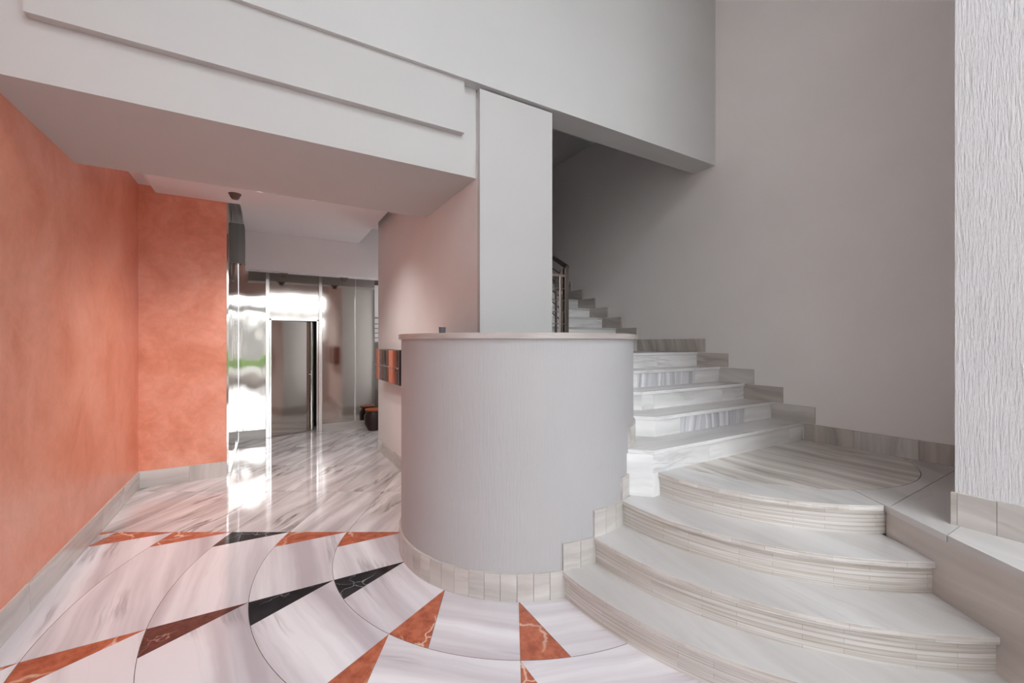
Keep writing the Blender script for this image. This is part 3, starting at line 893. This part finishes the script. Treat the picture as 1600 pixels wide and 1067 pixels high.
# round can lamps added unseen behind the beam to brighten the passage
for x, lab in ((-0.05, 'round can downlight behind the beam, nearer the orange wall'), (0.45, 'round can downlight behind the beam, nearer the mailboxes')):
    t = empty('downlight', (x, 4.85, 3.185), lab, 'lamp')
    b = MB(); b.lathe((x, 4.85, 3.185), [(0.088, -0.02), (0.09, -0.11), (0.10, -0.11), (0.10, 0.0)], M['ceil']); b.build('can', t, smooth=True)
    b = MB(); b.lathe((x, 4.85, 3.185), [(0.0, -0.02), (0.088, -0.02)], M['lamp_glass']); b.build('diffuser', t)
    ld_ = bpy.data.lights.new('downlight_beam', 'SPOT'); ld_.energy = FILL_POWER; ld_.color = (1.0, 0.96, 0.91)
    ld_.spot_size = radians(124); ld_.spot_blend = 1.0; ld_.shadow_soft_size = 0.06
    lo = bpy.data.objects.new('downlight_beam', ld_); lo.location = (0, 0, -0.112); lo.parent = t; COL.objects.link(lo)

# cup on the counter ledge
ca = radians(100)
cu = empty('cup', (0.0, 0.0, 1.614), 'small dark grey cylinder standing on the counter ledge in front of the plaster wall', 'cup')
import mathutils
def px_dir(px):
    a = (px - 800) / 655.0
    return Vector((sin(YAW) + a * cos(YAW), cos(YAW) - a * sin(YAW)))
dcup = px_dir(691); 
# point on the ledge just inside its front edge along that direction
A_ = dcup.dot(dcup); B_ = -2 * (dcup.x * CC[0] + dcup.y * CC[1]); C_ = CC[0] ** 2 + CC[1] ** 2 - (RC - 0.10) ** 2
tt = (-B_ - sqrt(B_ * B_ - 4 * A_ * C_)) / (2 * A_)
cx_, cy_ = dcup.x * tt, dcup.y * tt
cu.location = (cx_, cy_, 1.614)
b = MB(); b.lathe((cx_, cy_, 1.614), [(0.0, 0), (0.021, 0), (0.022, 0.036), (0.0, 0.036)], M['grey_plastic']); b.build('body', cu, smooth=True)
b = MB(); b.lathe((cx_, cy_, 1.65), [(0.0, 0.0), (0.0235, 0.0), (0.0235, 0.006), (0.0, 0.006)], M['grey_plastic']); b.build('rim', cu, smooth=True)

# ================================================================== mailboxes
finish = ['copper', 'copper_light', 'mirror_dark', 'copper_dark', 'mirror_dark', 'mirror_dark', 'copper_dark', 'copper_light', 'copper_light', 'copper', 'copper_dark', 'mirror_dark']
words = {'copper': 'copper red', 'copper_light': 'pale copper', 'mirror_dark': 'dark mirror finished', 'copper_dark': 'dark copper brown'}
ordin = ['first', 'second', 'third', 'fourth', 'fifth', 'sixth', 'seventh', 'eighth', 'ninth', 'tenth', 'eleventh', 'twelfth']
nb = len(finish); ya, yb = 5.87, 4.71
wd = (ya - yb) / nb
for i, fn in enumerate(finish):
    y1 = ya - i * wd; y0 = y1 - wd
    t = empty('mailbox', (1.36, (y0 + y1) / 2, 1.064),
              'narrow upright %s mailbox, %s from the lift end of the row' % (words[fn], ordin[i]), 'mailbox', 'mailboxes in a row on the plaster wall')
    b = MB(); b.box(1.312, 1.42, y0 + 0.001, y1 - 0.001, 1.064, 1.47, M['black_gloss'] if i != 0 else M['copper'], u=(0, 0, 1)); b.build('body', t)
    b = MB(); b.box(1.296, 1.303, y0 + 0.008, y1 - 0.008, 1.072, 1.464, M[fn], u=(0, 0, 1)); b.box(1.3032, 1.3115, y0 + 0.008, y1 - 0.008, 1.072, 1.464, M['black_gloss']); d = b.build('door', t, bevel=0.003)
    b = MB(); yc_ = (y0 + y1) / 2; b.tube((1.297, yc_, 1.262), (1.282, yc_, 1.262), 0.011, M['chrome'], 12); b.build('lock', d, smooth=True)

# ================================================================== entrance behind the camera and the street
b = MB()
b.box(XL, XR, YF - 0.15, YF, 6.05, ZH, M['paint'])
b.box(3.0, XR, YF - 0.15, YF, 0, 5.9, M['plaster_wall'])
b.box(XL, 3.0, YF - 0.15, YF, 4.1, 4.6, M['plaster_wall'])
struct(b.build('wall_front'), 'white wall around the glazed entrance', 'wall')
b = MB()
for x, w in ((XL + 0.03, 0.06), (0.22, 0.07), (1.58, 0.07), (2.97, 0.07)):
    b.box(x - w / 2, x + w / 2, YF - 0.12, YF - 0.04, 0, 6.05, M['frame_dark'])
for z, w in ((2.95, 0.5),):
    b.box(XL, 3.0, YF - 0.12, YF - 0.04, z - w / 2, z + w / 2, M['frame_dark'])
struct(b.build('window_2'), 'tall framed entrance opening behind the viewer', 'window')
b = MB(); b.prism([(-16, -30), (16, -30), (16, YF - 0.2), (XL - 0.3, YF - 0.2), (-16, YF - 0.2)], -0.25, -0.03, M['asphalt'])
struct(b.build('pavement'), 'pale paving outside the entrance', 'pavement')
hb = MB(); hb.box(-12, 14, -19.0, -18.2, -0.03, 0.9, M['hedge'])
tag(hb.build('hedge'), 'clipped green hedge across the street from the entrance', 'hedge')

bl = MB(); bl.box(-16, 16, -30.5, -29.5, -0.03, 3.4, M['street_wall'])
for k in range(9):
    bl.box(-14 + k * 3.4, -12.2 + k * 3.4, -29.52, -29.45, 0.6, 2.5, M['frame_dark'])
tag(bl.build('street_building'), 'low grey building across the street from the entrance', 'building')
